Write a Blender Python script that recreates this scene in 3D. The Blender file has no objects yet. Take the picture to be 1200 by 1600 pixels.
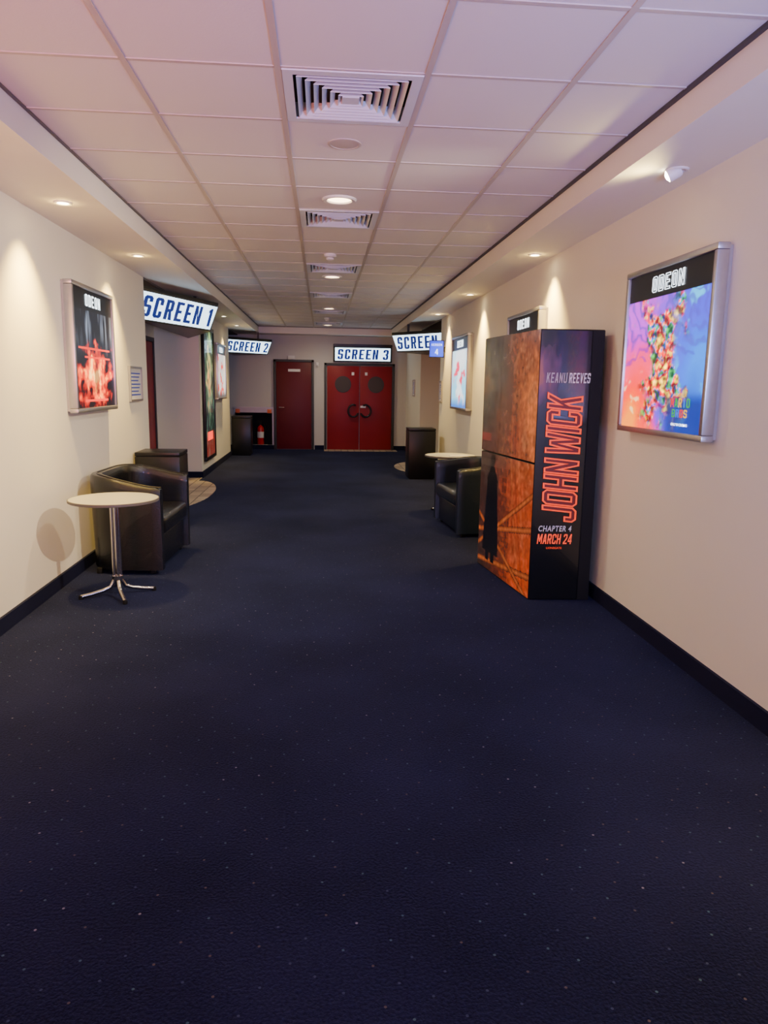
import bpy, bmesh, math, random
from mathutils import Vector, Matrix, noise
random.seed(4)
C=bpy.context.collection
S=bpy.context.scene
def V(*a): return Vector(a)

# ------------------------------------------------------------------ materials
def newmat(name):
    m=bpy.data.materials.new(name); m.use_nodes=True
    return m,m.node_tree,m.node_tree.nodes['Principled BSDF']
def mat(name,col,rough=.6,metal=0.,emis=None,es=0.,var=.06,vscale=6.,bump=0.,bscale=80.,coat=0.,spec=.5):
    m,nt,b=newmat(name)
    N=nt.nodes;L=nt.links
    b.inputs['Roughness'].default_value=rough
    b.inputs['Metallic'].default_value=metal
    b.inputs['Specular IOR Level'].default_value=spec
    b.inputs['Coat Weight'].default_value=coat
    tc=N.new('ShaderNodeTexCoord')
    no=N.new('ShaderNodeTexNoise');no.inputs['Scale'].default_value=vscale;no.inputs['Detail'].default_value=4
    L.new(tc.outputs['Object'],no.inputs['Vector'])
    mx=N.new('ShaderNodeMix');mx.data_type='RGBA'
    mx.inputs[6].default_value=(*[c*(1-var) for c in col],1)
    mx.inputs[7].default_value=(*[min(1,c*(1+var)) for c in col],1)
    L.new(no.outputs['Fac'],mx.inputs[0]); L.new(mx.outputs[2],b.inputs['Base Color'])
    if emis:
        b.inputs['Emission Color'].default_value=(*emis,1); b.inputs['Emission Strength'].default_value=es
    if bump:
        n2=N.new('ShaderNodeTexNoise');n2.inputs['Scale'].default_value=bscale;n2.inputs['Detail'].default_value=3
        L.new(tc.outputs['Object'],n2.inputs['Vector'])
        bp=N.new('ShaderNodeBump');bp.inputs['Strength'].default_value=bump;bp.inputs['Distance'].default_value=.01
        L.new(n2.outputs['Fac'],bp.inputs['Height']);L.new(bp.outputs['Normal'],b.inputs['Normal'])
    return m
def paintmat(name,es,rough=.35,coat=0.,base=1.):
    m,nt,b=newmat(name)
    a=nt.nodes.new('ShaderNodeAttribute');a.attribute_name='Col'
    nt.links.new(a.outputs['Color'],b.inputs['Base Color'])
    b.inputs['Roughness'].default_value=rough;b.inputs['Coat Weight'].default_value=coat
    if es:
        nt.links.new(a.outputs['Color'],b.inputs['Emission Color']);b.inputs['Emission Strength'].default_value=es
    return m
M={}
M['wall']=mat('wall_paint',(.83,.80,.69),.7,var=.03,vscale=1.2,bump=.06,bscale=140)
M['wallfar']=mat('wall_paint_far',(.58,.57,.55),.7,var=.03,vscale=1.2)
M['soffit']=mat('soffit_paint',(.83,.80,.73),.6,var=.02,bump=.03)
M['skirt']=mat('skirting_carpet',(.004,.006,.030),.85,var=.3,vscale=60,spec=.2)
M['black']=mat('black_laminate',(.0045,.005,.0065),.34,var=.2,spec=.4)
M['blackm']=mat('black_matt',(.005,.005,.006),.7,var=.2,spec=.3)
M['leather']=mat('black_leather',(.0030,.0036,.0055),.26,var=.3,bump=.3,bscale=160,coat=.25)
M['leatherblue']=mat('dark_blue_leather',(.005,.011,.024),.28,var=.3,bump=.3,bscale=160,coat=.25)
M['alu']=mat('brushed_aluminium',(.46,.46,.48),.35,.85,var=.08,vscale=40)
M['chrome']=mat('chrome',(.6,.58,.56),.18,1.,var=.04)
M['tabletop']=mat('table_laminate',(.46,.47,.41),.4,var=.04)
M['tableedge']=mat('table_edge',(.12,.11,.10),.5)
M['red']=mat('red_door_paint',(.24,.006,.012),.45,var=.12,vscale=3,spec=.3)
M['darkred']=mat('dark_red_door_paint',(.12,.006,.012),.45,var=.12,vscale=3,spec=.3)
M['frame']=mat('dark_grey_frame_paint',(.035,.035,.04),.5)
M['grey']=mat('grey_metal',(.35,.35,.36),.4,.5)
M['louv']=mat('louvre_metal',(.62,.67,.74),.4,.0,var=.04)
M['ventin']=mat('vent_shadow',(.01,.01,.012),.9)
M['tbar']=mat('ceiling_grid_bar',(.48,.44,.41),.5,var=.03)
M['trimdark']=mat('dark_edge_trim',(.05,.05,.055),.6)
M['trimgrey']=mat('grey_edge_trim',(.12,.11,.11),.6)
M['glass']=mat('dark_porthole_glass',(.07,.055,.055),.5,0,spec=.2)
M['white']=mat('white_plastic',(.75,.74,.72),.4,var=.02)
M['lampw']=mat('warm_lamp_lens',(1,.9,.75),.4,emis=(1,.70,.38),es=12.)
M['lamps']=mat('spot_bulb',(1,.9,.75),.4,emis=(1,.85,.55),es=40.)
M['signlit']=mat('lit_sign_acrylic',(.85,.9,.95),.4,emis=(.60,.85,1.),es=3.2)
M['signblue']=mat('blue_sign_letters',(.004,.03,.22),.5,emis=(.004,.03,.34),es=.5)
M['logo']=mat('lit_logo',(.9,.95,1),.4,emis=(.80,.93,1.),es=4.)
M['art']=paintmat('backlit_poster_print',2.1,rough=.3)
M['artfire']=paintmat('backlit_dark_poster_print',4.,rough=.3)
M['artdim']=paintmat('poster_print_added_glow',1.4,rough=.25,coat=.3)  # print without a backlight, brightened by added emission
M['card']=paintmat('glossy_printed_card',.40,rough=.22,coat=.3)  # plain card, emission added so the print reads lighter
M['neon']=mat('orange_neon_ink',(.80,.07,.012),.5,emis=(1.,.06,.010),es=1.0)  # printed ink, added emission makes the lettering glow
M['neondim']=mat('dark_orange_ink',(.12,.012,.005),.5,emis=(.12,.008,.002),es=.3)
M['whiteink']=mat('white_ink',(.80,.78,.76),.5)
M['dimink']=mat('glare_dulled_ink',(.45,.42,.42),.5)  # glare over white lettering, put into the ink colour
M['redink']=mat('red_ink',(.7,.02,.01),.5,emis=(1,.03,.01),es=2.2)
M['bluescr']=mat('blue_display',(.01,.03,.4),.3,emis=(.005,.04,.85),es=2.)
M['bluetxt']=mat('blue_display_text',(.3,.4,.9),.3,emis=(.25,.4,1),es=2.5)
M['ext']=mat('extinguisher_red',(.55,.01,.01),.25,coat=.4)
M['paper']=mat('paper',(.72,.72,.70),.7)
M['orangesign']=mat('orange_sign',(.7,.15,.05),.5)
for n,c in (('y',(1,.55,.01)),('g',(.02,.40,.05)),('b',(.02,.18,.9)),('r',(.9,.02,.015))):
    M['ink'+n]=mat('lit_ink_'+n,c,.5,emis=c,es=1.2)

def tile_mat():
    m,nt,b=newmat('ceiling_tile');N=nt.nodes;L=nt.links
    tc=N.new('ShaderNodeTexCoord')
    n1=N.new('ShaderNodeTexNoise');n1.inputs['Scale'].default_value=120;n1.inputs['Detail'].default_value=3
    n2=N.new('ShaderNodeTexNoise');n2.inputs['Scale'].default_value=.7
    L.new(tc.outputs['Object'],n1.inputs['Vector']);L.new(tc.outputs['Object'],n2.inputs['Vector'])
    mx=N.new('ShaderNodeMix');mx.data_type='RGBA'
    mx.inputs[6].default_value=(.64,.62,.63,1);mx.inputs[7].default_value=(.72,.70,.71,1)
    L.new(n2.outputs['Fac'],mx.inputs[0]);L.new(mx.outputs[2],b.inputs['Base Color'])
    bp=N.new('ShaderNodeBump');bp.inputs['Strength'].default_value=.12;bp.inputs['Distance'].default_value=.004
    L.new(n1.outputs['Fac'],bp.inputs['Height']);L.new(bp.outputs['Normal'],b.inputs['Normal'])
    b.inputs['Roughness'].default_value=.7
    return m
M['tile']=tile_mat()
def carpet_mat():
    m,nt,b=newmat('navy_flecked_carpet');N=nt.nodes;L=nt.links
    tc=N.new('ShaderNodeTexCoord')
    mp=N.new('ShaderNodeMapping');mp.inputs['Rotation'].default_value=(0,0,.6)
    L.new(tc.outputs['Object'],mp.inputs['Vector'])
    vo=N.new('ShaderNodeTexVoronoi');vo.voronoi_dimensions='2D';vo.inputs['Scale'].default_value=10.5;vo.inputs['Randomness'].default_value=.35
    L.new(mp.outputs[0],vo.inputs['Vector'])
    lt=N.new('ShaderNodeMath');lt.operation='LESS_THAN';lt.inputs[1].default_value=.041
    L.new(vo.outputs['Distance'],lt.inputs[0])
    sep=N.new('ShaderNodeSeparateColor');L.new(vo.outputs['Color'],sep.inputs[0])
    g=N.new('ShaderNodeMath');g.operation='GREATER_THAN';g.inputs[1].default_value=.18
    L.new(sep.outputs[0],g.inputs[0])
    mu=N.new('ShaderNodeMath');mu.operation='MULTIPLY';L.new(lt.outputs[0],mu.inputs[0]);L.new(g.outputs[0],mu.inputs[1])
    cr=N.new('ShaderNodeValToRGB');cr.color_ramp.interpolation='CONSTANT'
    e=cr.color_ramp.elements;e[0].position=0;e[0].color=(.045,.06,.11,1);e[1].position=.4;e[1].color=(.10,.085,.08,1)
    x=e.new(.65);x.color=(.06,.12,.15,1);x=e.new(.93);x.color=(.24,.24,.28,1)
    L.new(sep.outputs[1],cr.inputs[0])
    n1=N.new('ShaderNodeTexNoise');n1.inputs['Scale'].default_value=110;n1.inputs['Detail'].default_value=4
    n2=N.new('ShaderNodeTexNoise');n2.inputs['Scale'].default_value=1.1;n2.inputs['Detail'].default_value=4
    L.new(tc.outputs['Object'],n1.inputs['Vector']);L.new(tc.outputs['Object'],n2.inputs['Vector'])
    ad=N.new('ShaderNodeMath');ad.operation='ADD';L.new(n1.outputs['Fac'],ad.inputs[0]);L.new(n2.outputs['Fac'],ad.inputs[1])
    mr=N.new('ShaderNodeMapRange');mr.inputs[1].default_value=.78;mr.inputs[2].default_value=1.22;L.new(ad.outputs[0],mr.inputs[0])
    mx=N.new('ShaderNodeMix');mx.data_type='RGBA'
    mx.inputs[6].default_value=(.0030,.0040,.016,1);mx.inputs[7].default_value=(.0125,.0155,.052,1)
    L.new(mr.outputs[0],mx.inputs[0])
    m2=N.new('ShaderNodeMix');m2.data_type='RGBA'
    L.new(mu.outputs[0],m2.inputs[0]);L.new(mx.outputs[2],m2.inputs[6]);L.new(cr.outputs[0],m2.inputs[7])
    L.new(m2.outputs[2],b.inputs['Base Color'])
    bp=N.new('ShaderNodeBump');bp.inputs['Strength'].default_value=1.;bp.inputs['Distance'].default_value=.010
    L.new(n1.outputs['Fac'],bp.inputs['Height']);L.new(bp.outputs['Normal'],b.inputs['Normal'])
    b.inputs['Roughness'].default_value=.95;b.inputs['Specular IOR Level'].default_value=.10
    b.inputs['Sheen Weight'].default_value=.10;b.inputs['Sheen Tint'].default_value=(.25,.35,.9,1)
    return m
M['carpet']=carpet_mat()
def tilefloor_mat():
    m,nt,b=newmat('beige_floor_tile');N=nt.nodes;L=nt.links
    tc=N.new('ShaderNodeTexCoord')
    br=N.new('ShaderNodeTexBrick');br.offset=0.;br.inputs['Scale'].default_value=1.
    br.inputs['Brick Width'].default_value=.15;br.inputs['Row Height'].default_value=.15;br.inputs['Mortar Size'].default_value=.008
    br.inputs['Color1'].default_value=(.62,.52,.38,1);br.inputs['Color2'].default_value=(.34,.26,.19,1);br.inputs['Mortar'].default_value=(.08,.06,.05,1)
    L.new(tc.outputs['Object'],br.inputs['Vector']);L.new(br.outputs['Color'],b.inputs['Base Color'])
    b.inputs['Roughness'].default_value=.4
    return m
M['ftile']=tilefloor_mat()

# ------------------------------------------------------------------ mesh helpers
def link(o): C.objects.link(o); return o
def obj(name,bm,m,smooth=False):
    me=bpy.data.meshes.new(name); bmesh.ops.recalc_face_normals(bm,faces=bm.faces[:]) ; bm.to_mesh(me); bm.free()
    ms=m if isinstance(m,(list,tuple)) else [m]
    for x in ms: me.materials.append(x)
    if smooth:
        for p in me.polygons: p.use_smooth=True
        try: me.set_sharp_from_angle(angle=math.radians(40))
        except Exception: pass
    return link(bpy.data.objects.new(name,me))
def addbox(bm,a,b,bev=0,seg=2,mi=0):
    r=bmesh.ops.create_cube(bm,size=1)
    vs=r['verts']
    for v in vs:
        v.co=Vector([(a[i]+b[i])/2+v.co[i]*(b[i]-a[i]) for i in range(3)])
    fs=set(f for v in vs for f in v.link_faces)
    for f in fs: f.material_index=mi
    if bev:
        es=list(set(e for v in vs for e in v.link_edges))
        r=bmesh.ops.bevel(bm,geom=es,offset=bev,segments=seg,affect='EDGES',profile=.5)
        for f in r['faces']: f.material_index=mi
def boxes(name,lst,m,bev=0,seg=2,smooth=False):
    bm=bmesh.new()
    for a,b in lst: addbox(bm,a,b,bev,seg)
    return obj(name,bm,m,smooth or bev>0)
def prism(name,pts,z0,z1,m,bev=0,pts_top=None):
    bm=bmesh.new()
    pt=pts_top or pts
    lo=[bm.verts.new((p[0],p[1],z0)) for p in pts]; hi=[bm.verts.new((p[0],p[1],z1)) for p in pt]
    n=len(pts)
    bm.faces.new(lo[::-1]);bm.faces.new(hi)
    for i in range(n): bm.faces.new((lo[i],lo[(i+1)%n],hi[(i+1)%n],hi[i]))
    if bev: bmesh.ops.bevel(bm,geom=bm.edges[:],offset=bev,segments=2,affect='EDGES',profile=.5)
    return obj(name,bm,m,bev>0)
def addcyl(bm,c,r1,r2,z0,z1,seg=32,axis=None):
    mt=Matrix.Translation(Vector(c)+Vector((0,0,(z0+z1)/2)))
    if axis is not None: mt=Matrix.Translation(Vector(c))@Vector(axis).to_track_quat('Z','Y').to_matrix().to_4x4()@Matrix.Translation((0,0,(z0+z1)/2))
    bmesh.ops.create_cone(bm,cap_ends=True,segments=seg,radius1=r1,radius2=r2,depth=z1-z0,matrix=mt)
def cyl(name,c,r,z0,z1,m,r2=None,seg=32,axis=None,bev=0):
    bm=bmesh.new();addcyl(bm,c,r,r if r2 is None else r2,z0,z1,seg,axis)
    return obj(name,bm,m,True)
def lathe(name,c,prof,m,seg=40,axis=(0,0,1)):
    bm=bmesh.new();rings=[]
    R=Vector(axis).to_track_quat('Z','Y').to_matrix()
    for r,z in prof:
        if r<1e-6: rings.append([bm.verts.new(Vector(c)+R@V(0,0,z))])
        else: rings.append([bm.verts.new(Vector(c)+R@V(r*math.cos(2*math.pi*i/seg),r*math.sin(2*math.pi*i/seg),z)) for i in range(seg)])
    for a,b in zip(rings,rings[1:]):
        for i in range(seg):
            j=(i+1)%seg
            if len(a)==1 and len(b)==1: continue
            if len(a)==1: bm.faces.new((a[0],b[i],b[j]))
            elif len(b)==1: bm.faces.new((a[i],a[j],b[0]))
            else: bm.faces.new((a[i],a[j],b[j],b[i]))
    return obj(name,bm,m,True)
def addtube(bm,pts,r,seg=10):
    pts=[Vector(p) for p in pts];rings=[]
    up=V(0,0,1)
    for i,p in enumerate(pts):
        d=(pts[min(i+1,len(pts)-1)]-pts[max(i-1,0)]).normalized()
        a=d.cross(up)
        if a.length<.05: a=d.cross(V(1,0,0))
        a.normalize();b=d.cross(a).normalized()
        if rings and (a-la).length>1: a=-a;b=-b
        la=a
        rr=r[i] if isinstance(r,(list,tuple)) else r
        rings.append([bm.verts.new(p+a*rr*math.cos(2*math.pi*k/seg)+b*rr*math.sin(2*math.pi*k/seg)) for k in range(seg)])
    for a,b in zip(rings,rings[1:]):
        for k in range(seg): bm.faces.new((a[k],a[(k+1)%seg],b[(k+1)%seg],b[k]))
    bm.faces.new(rings[0]);bm.faces.new(rings[-1][::-1])
def tube(name,pts,r,m,seg=10):
    bm=bmesh.new();addtube(bm,pts,r,seg);return obj(name,bm,m,True)
def quadpanel(name,o,xd,yd,w,h,m,th=.004):
    xd=Vector(xd).normalized();yd=Vector(yd).normalized();n=xd.cross(yd)
    bm=bmesh.new();vs=[]
    for t in (0,-th):
        vs+= [bm.verts.new(Vector(o)+xd*a*w+yd*b*h+n*t) for a,b in((0,0),(1,0),(1,1),(0,1))]
    bm.faces.new(vs[:4]);bm.faces.new(vs[4:][::-1])
    for i in range(4): j=(i+1)%4;bm.faces.new((vs[i],vs[4+i],vs[4+j],vs[j]))
    return obj(name,bm,m)
def painted(name,o,xd,yd,w,h,nx,ny,fn,m):
    xd=Vector(xd).normalized();yd=Vector(yd).normalized()
    vs=[];cs=[];fs=[]
    for j in range(ny+1):
        for i in range(nx+1):
            u=i/nx;v=j/ny
            vs.append(Vector(o)+xd*u*w+yd*v*h)
            c=fn(u,v);cs+= [max(0,c[0]),max(0,c[1]),max(0,c[2]),1]
    for j in range(ny):
        for i in range(nx):
            a=j*(nx+1)+i;fs.append((a,a+1,a+nx+2,a+nx+1))
    me=bpy.data.meshes.new(name);me.from_pydata(vs,[],fs)
    at=me.color_attributes.new('Col','FLOAT_COLOR','POINT');at.data.foreach_set('color',cs)
    me.materials.append(m)
    return link(bpy.data.objects.new(name,me))
OUT=[(.2,0),(.8,0),(1,.2),(1,1.8),(.8,2),(.2,2),(0,1.8),(0,.2)]
HOL=[(.32,.3),(.68,.3),(.68,1.7),(.32,1.7)]
HP=[(.3,1.1),(.7,1.1),(.7,1.7),(.3,1.7)]
GL={
'J':(1,[[(.7,2),(.7,.3),(.3,.3),(.3,.65),(0,.65),(0,.2),(.2,0),(.8,0),(1,.2),(1,2)]]),
'O':(1,[OUT,HOL]),
'D':(1,[[(0,0),(.8,0),(1,.2),(1,1.8),(.8,2),(0,2)],HOL]),
'H':(1,[[(0,0),(.3,0),(.3,.85),(.7,.85),(.7,0),(1,0),(1,2),(.7,2),(.7,1.15),(.3,1.15),(.3,2),(0,2)]]),
'N':(1,[[(0,0),(.28,0),(.28,1.15),(.72,0),(1,0),(1,2),(.72,2),(.72,.85),(.28,2),(0,2)]]),
'W':(1.45,[[(0,2),(.18,0),(.56,0),(.72,1.0),(.89,0),(1.27,0),(1.45,2),(1.15,2),(1.06,.75),(.87,1.75),(.58,1.75),(.39,.75),(.30,2)]]),
'I':(.3,[[(0,0),(.3,0),(.3,2),(0,2)]]),
'C':(1,[[(1,.7),(.7,.7),(.7,.3),(.3,.3),(.3,1.7),(.7,1.7),(.7,1.3),(1,1.3),(1,1.8),(.8,2),(.2,2),(0,1.8),(0,.2),(.2,0),(.8,0),(1,.2)]]),
'K':(1.02,[[(0,0),(.3,0),(.3,.72),(.40,.92),(.70,0),(1.02,0),(.63,1.25),(1,2),(.67,2),(.3,1.3),(.3,2),(0,2)]]),
'S':(1,[[(0,.2),(.2,0),(.8,0),(1,.2),(1,1.0),(.85,1.15),(.3,1.15),(.3,1.7),(.7,1.7),(.7,1.42),(1,1.42),(1,1.8),(.8,2),(.2,2),(0,1.8),(0,1.02),(.15,.87),(.7,.87),(.7,.3),(.3,.3),(.3,.58),(0,.58)]]),
'R':(1.02,[[(0,0),(.3,0),(.3,.8),(.48,.8),(.70,0),(1.02,0),(.80,.85),(1,1.0),(1,1.8),(.8,2),(0,2)],HP]),
'P':(1,[[(0,0),(.3,0),(.3,.8),(.8,.8),(1,1),(1,1.8),(.8,2),(0,2)],HP]),
'E':(.95,[[(0,0),(.95,0),(.95,.3),(.3,.3),(.3,.85),(.8,.85),(.8,1.15),(.3,1.15),(.3,1.7),(.95,1.7),(.95,2),(0,2)]]),
'A':(1,[[(0,0),(.3,0),(.36,.45),(.64,.45),(.7,0),(1,0),(.70,2),(.30,2)],[(.41,.74),(.59,.74),(.5,1.45)]]),
'T':(1,[[(.35,0),(.65,0),(.65,1.7),(1,1.7),(1,2),(0,2),(0,1.7),(.35,1.7)]]),
'M':(1.25,[[(0,0),(.28,0),(.28,1.25),(.52,.45),(.73,.45),(.97,1.25),(.97,0),(1.25,0),(1.25,2),(.92,2),(.625,1.05),(.33,2),(0,2)]]),
'U':(1,[[(0,2),(0,.2),(.2,0),(.8,0),(1,.2),(1,2),(.7,2),(.7,.3),(.3,.3),(.3,2)]]),
'V':(1,[[(0,2),(.35,0),(.65,0),(1,2),(.7,2),(.5,.7),(.3,2)]]),
'1':(.65,[[(.35,0),(.65,0),(.65,2),(.4,2),(.1,1.75),(.1,1.42),(.35,1.55)]]),
'2':(1,[[(0,0),(1,0),(1,.3),(.38,.3),(1,1.15),(1,1.8),(.8,2),(.2,2),(0,1.8),(0,1.4),(.3,1.4),(.3,1.7),(.7,1.7),(.7,1.25),(0,.3)]]),
'3':(1,[[(0,.2),(.2,0),(.8,0),(1,.2),(1,.85),(.87,1),(1,1.15),(1,1.8),(.8,2),(.2,2),(0,1.8),(0,1.42),(.3,1.42),(.3,1.7),(.7,1.7),(.7,1.15),(.4,1.15),(.4,.85),(.7,.85),(.7,.3),(.3,.3),(.3,.58),(0,.58)]]),
'4':(1,[[(.58,0),(.88,0),(.88,.42),(1,.42),(1,.72),(.88,.72),(.88,2),(.55,2),(0,.72),(0,.42),(.58,.42)],[(.58,.72),(.58,1.38),(.27,.72)]]),
'B':(1,[[(0,0),(.8,0),(1,.2),(1,.85),(.87,1),(1,1.15),(1,1.8),(.8,2),(0,2)],[(.3,.3),(.7,.3),(.7,.85),(.3,.85)],[(.3,1.15),(.7,1.15),(.7,1.7),(.3,1.7)]]),
}
def _place(me,name,center,xd,yd,w,h,m,lift,zk=0.):
    xs=[v.co.x for v in me.vertices];ys=[v.co.y for v in me.vertices]
    x0,x1,y0,y1=min(xs),max(xs),min(ys),max(ys)
    xd=Vector(xd).normalized();yd=Vector(yd).normalized();n=xd.cross(yd)
    for v in me.vertices:
        a=((v.co.x-x0)/(x1-x0)-.5)*w;b=((v.co.y-y0)/(y1-y0)-.5)*h
        v.co=Vector(center)+xd*a+yd*b+n*(lift+v.co.z*zk)
    me.name=name;me.materials.clear();me.materials.append(m)
    return link(bpy.data.objects.new(name,me))
def curve_mesh(cu):
    t=bpy.data.objects.new('txt',cu);link(t)
    dg=bpy.context.evaluated_depsgraph_get();dg.update()
    me=bpy.data.meshes.new_from_object(t.evaluated_get(dg))
    bpy.data.objects.remove(t);bpy.data.curves.remove(cu)
    return me
def block(body,center,xd,yd,w,h,m,shear=0.,outline=0.,name='lettering',gap=.28,lift=.003,space=.75,thick=0.):
    cu=bpy.data.curves.new('txt','CURVE');cu.dimensions='2D'
    x=0
    for ch in body:
        if ch==' ': x+=space;continue
        wd,polys=GL[ch]
        for p in polys:
            def tx(a):
                if thick and wd>.5:
                    if abs(a-.3)<.025 or abs(a-.28)<.025: return a+thick
                    if abs(a-.7)<.025 or abs(a-(wd-.3))<.03: return a-thick
                return a
            s=cu.splines.new('POLY');s.points.add(len(p)-1);s.use_cyclic_u=True
            for i,(a,b) in enumerate(p):
                a=tx(a);s.points[i].co=(x+a+b*shear,b,0,1)
        x+=wd+gap
    if outline: cu.fill_mode='NONE';cu.bevel_depth=outline;cu.bevel_resolution=1
    else: cu.fill_mode='BOTH'
    return _place(curve_mesh(cu),name,center,xd,yd,w,h,m,lift,.03 if outline else 0)
def lettering(body,center,xd,yd,w,h,m,shear=0.,bold=0.,name='lettering',spacing=1.,lift=.003):
    cu=bpy.data.curves.new('txt','FONT');cu.body=body;cu.size=1;cu.shear=shear;cu.space_character=spacing
    cu.resolution_u=3;cu.offset=bold
    return _place(curve_mesh(cu),name,center,xd,yd,w,h,m,lift)
def thing(name,label,cat,base,parts,group=None,rot=0.,at=None):
    base=Vector(base)
    e=link(bpy.data.objects.new(name,None));e.empty_display_size=.1;e.location=base
    def att(o,p):
        if o.type=='MESH': o.data.transform(Matrix.Translation(-base))
        else: o.location=o.location-base
        o.parent=p
    for p in parts:
        if isinstance(p,tuple):
            att(p[0],e)
            for q in p[1]: att(q,p[0])
        else: att(p,e)
    e['label']=label;e['category']=cat
    if group:e['group']=group
    if at is not None:e.location=at
    e.rotation_euler[2]=rot
    return e
def copy_thing(src,loc,rot=None,label=None):
    n=src.copy();C.objects.link(n);n.location=loc
    if rot is not None:n.rotation_euler[2]=rot
    if label:n['label']=label
    def rec(a,b):
        for c in a.children:
            d=c.copy();C.objects.link(d);d.parent=b
            rec(c,d)
    rec(src,n)
    return n
def struct(o,label=None):
    o['kind']='structure'
    if label:o['label']=label
    return o
def light(name,kind,loc,energy,col,target=None,**k):
    l=bpy.data.lights.new(name,kind);l.energy=energy;l.color=col
    for a,b in k.items(): setattr(l,a,b)
    o=link(bpy.data.objects.new(name,l));o.location=loc
    if target is not None: o.rotation_euler=(Vector(target)-Vector(loc)).to_track_quat('-Z','Y').to_euler()
    return o

# ------------------------------------------------------------------ room shell
XL,XR=-1.92,1.98; YF=17.2; Y0=-2.5; ZS=2.62; ZC=2.77; ZT=2.95
RL=-2.6; RR=2.65
struct(boxes('floor',[((-2.9,Y0,-.1),(2.9,YF+.5,0))],M['carpet']))
struct(boxes('wall_left',[((XL-.1,Y0,0),(XL,8.3,ZT)),((RL-.1,8.2,0),(XL-.1,8.3,ZT)),((RL-.1,8.3,0),(RL,11.8,ZT)),
    ((RL-.1,11.8,0),(XL,11.92,ZT)),((XL-.1,11.92,0),(XL,15.5,ZT)),((RL-.1,15.4,0),(XL-.1,15.5,ZT)),((RL-.1,15.5,0),(RL,YF,ZT))],M['wall']))
struct(boxes('wall_right',[((XR,Y0,0),(XR+.1,12.25,ZT)),((XR+.1,12.15,0),(RR+.1,12.25,ZT)),((RR,12.25,0),(RR+.1,14.7,ZT)),
    ((XR,14.7,0),(RR+.1,14.82,ZT)),((XR,14.82,0),(XR+.1,YF,ZT))],M['wall']))
nx0,nx1,nz0,nz1=-2.02,-1.16,.10,.94
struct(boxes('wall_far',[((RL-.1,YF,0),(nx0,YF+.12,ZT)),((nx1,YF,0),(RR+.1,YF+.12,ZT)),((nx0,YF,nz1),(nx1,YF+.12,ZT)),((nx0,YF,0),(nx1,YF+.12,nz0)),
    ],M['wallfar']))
struct(boxes('trim_1',[((nx0-.03,YF+.12,nz0-.03),(nx0,YF+.4,nz1+.03)),((nx1,YF+.12,nz0-.03),(nx1+.03,YF+.4,nz1+.03)),((nx0,YF+.12,nz1),(nx1,YF+.4,nz1+.03)),
    ((nx0,YF+.12,nz0-.03),(nx1,YF+.4,nz0)),((nx0-.03,YF+.4,nz0-.03),(nx1+.03,YF+.43,nz1+.03))],M['blackm']))
struct(boxes('trim_2',[((nx0-.05,YF-.02,nz1-.01),(nx1+.05,YF,nz1+.04)),((nx1,YF-.02,nz0),(nx1+.04,YF,nz1)),((nx0-.04,YF-.02,nz0),(nx0,YF,nz1)),((nx0,YF-.01,nz1-.09),(nx1,YF+.1,nz1-.01))],M['grey']))
sk=.1;st=.018
struct(boxes('baseboard_left',[((XL,Y0,0),(XL+st,8.3,sk)),((RL,8.3,0),(RL+st,11.8,sk)),((RL,11.8-st,0),(XL,11.8,sk)),((XL,11.8-st,0),(XL+st,15.5,sk)),((RL,15.5,0),(RL+st,YF,sk))],M['skirt']))
struct(boxes('baseboard_right',[((XR-st,Y0,0),(XR,12.25,sk)),((RR-st,12.25,0),(RR,14.7,sk)),((XR-st,14.7-st,0),(RR,14.7,sk)),((XR-st,14.7,0),(XR,YF,sk))],M['skirt']))
struct(boxes('baseboard_far',[((RL,YF-st,0),(-1.12,YF,sk)),((-.17,YF-st,0),(.05,YF,sk)),((1.7,YF-st,0),(XR,YF,sk))],M['skirt']))
TL,TR,TF=-1.40,1.56,16.62
struct(boxes('trim_3',[((RL-.1,Y0,ZS),(TL,YF,ZT)),((TL,TF,ZS),(TR,YF,ZT))],M['soffit']),'lowered white plaster soffit')
struct(boxes('trim_4',[((TR,Y0,ZS),(RR+.1,YF,ZT))],M['soffit']),'lowered white plaster soffit')
struct(boxes('trim_5',[((TL,Y0,ZC-.010),(TL+.014,TF,ZC)),((TL,TF-.02,ZC-.012),(TR,TF,ZC))],M['trimgrey']),'grey perimeter trim of the ceiling')
struct(boxes('trim_10',[((TR-.02,Y0,ZC-.014),(TR,TF,ZC))],M['trimdark']),'dark perimeter trim of the ceiling')
struct(boxes('trim_6',[((RL,8.3,ZS-.02),(XL,11.8,ZS)),((RL,15.5,ZS-.02),(XL,YF,ZS)),((XR,12.25,ZS-.02),(RR,14.7,ZS))],M['trimgrey']),'dark sheet under the ceiling of the entrance recesses')
VY=(3.52,5.92,8.32,10.72,13.12,15.52);VX=.128
bm=bmesh.new()
addbox(bm,(TL,Y0,ZC),(-.165,TF,ZC+.1),mi=0)
addbox(bm,(.421,Y0,ZC),(TR,TF,ZC+.1),mi=0)
yy=Y0
for vy in VY:
    addbox(bm,(-.165,yy,ZC),(.421,vy-.288,ZC+.1),mi=0);yy=vy+.288
addbox(bm,(-.165,yy,ZC),(.421,TF,ZC+.1),mi=0)
for x in (-.79,-.18,.435,1.05): addbox(bm,(x-.013,Y0,ZC-.006),(x+.013,TF,ZC+.004),mi=1)
y=3.22-.6*9
while y<TF:
    addbox(bm,(TL,y-.010,ZC-.004),(TR,y+.010,ZC+.004),mi=1);y+=.6
struct(obj('ceiling',bm,[M['tile'],M['tbar']]))
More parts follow.
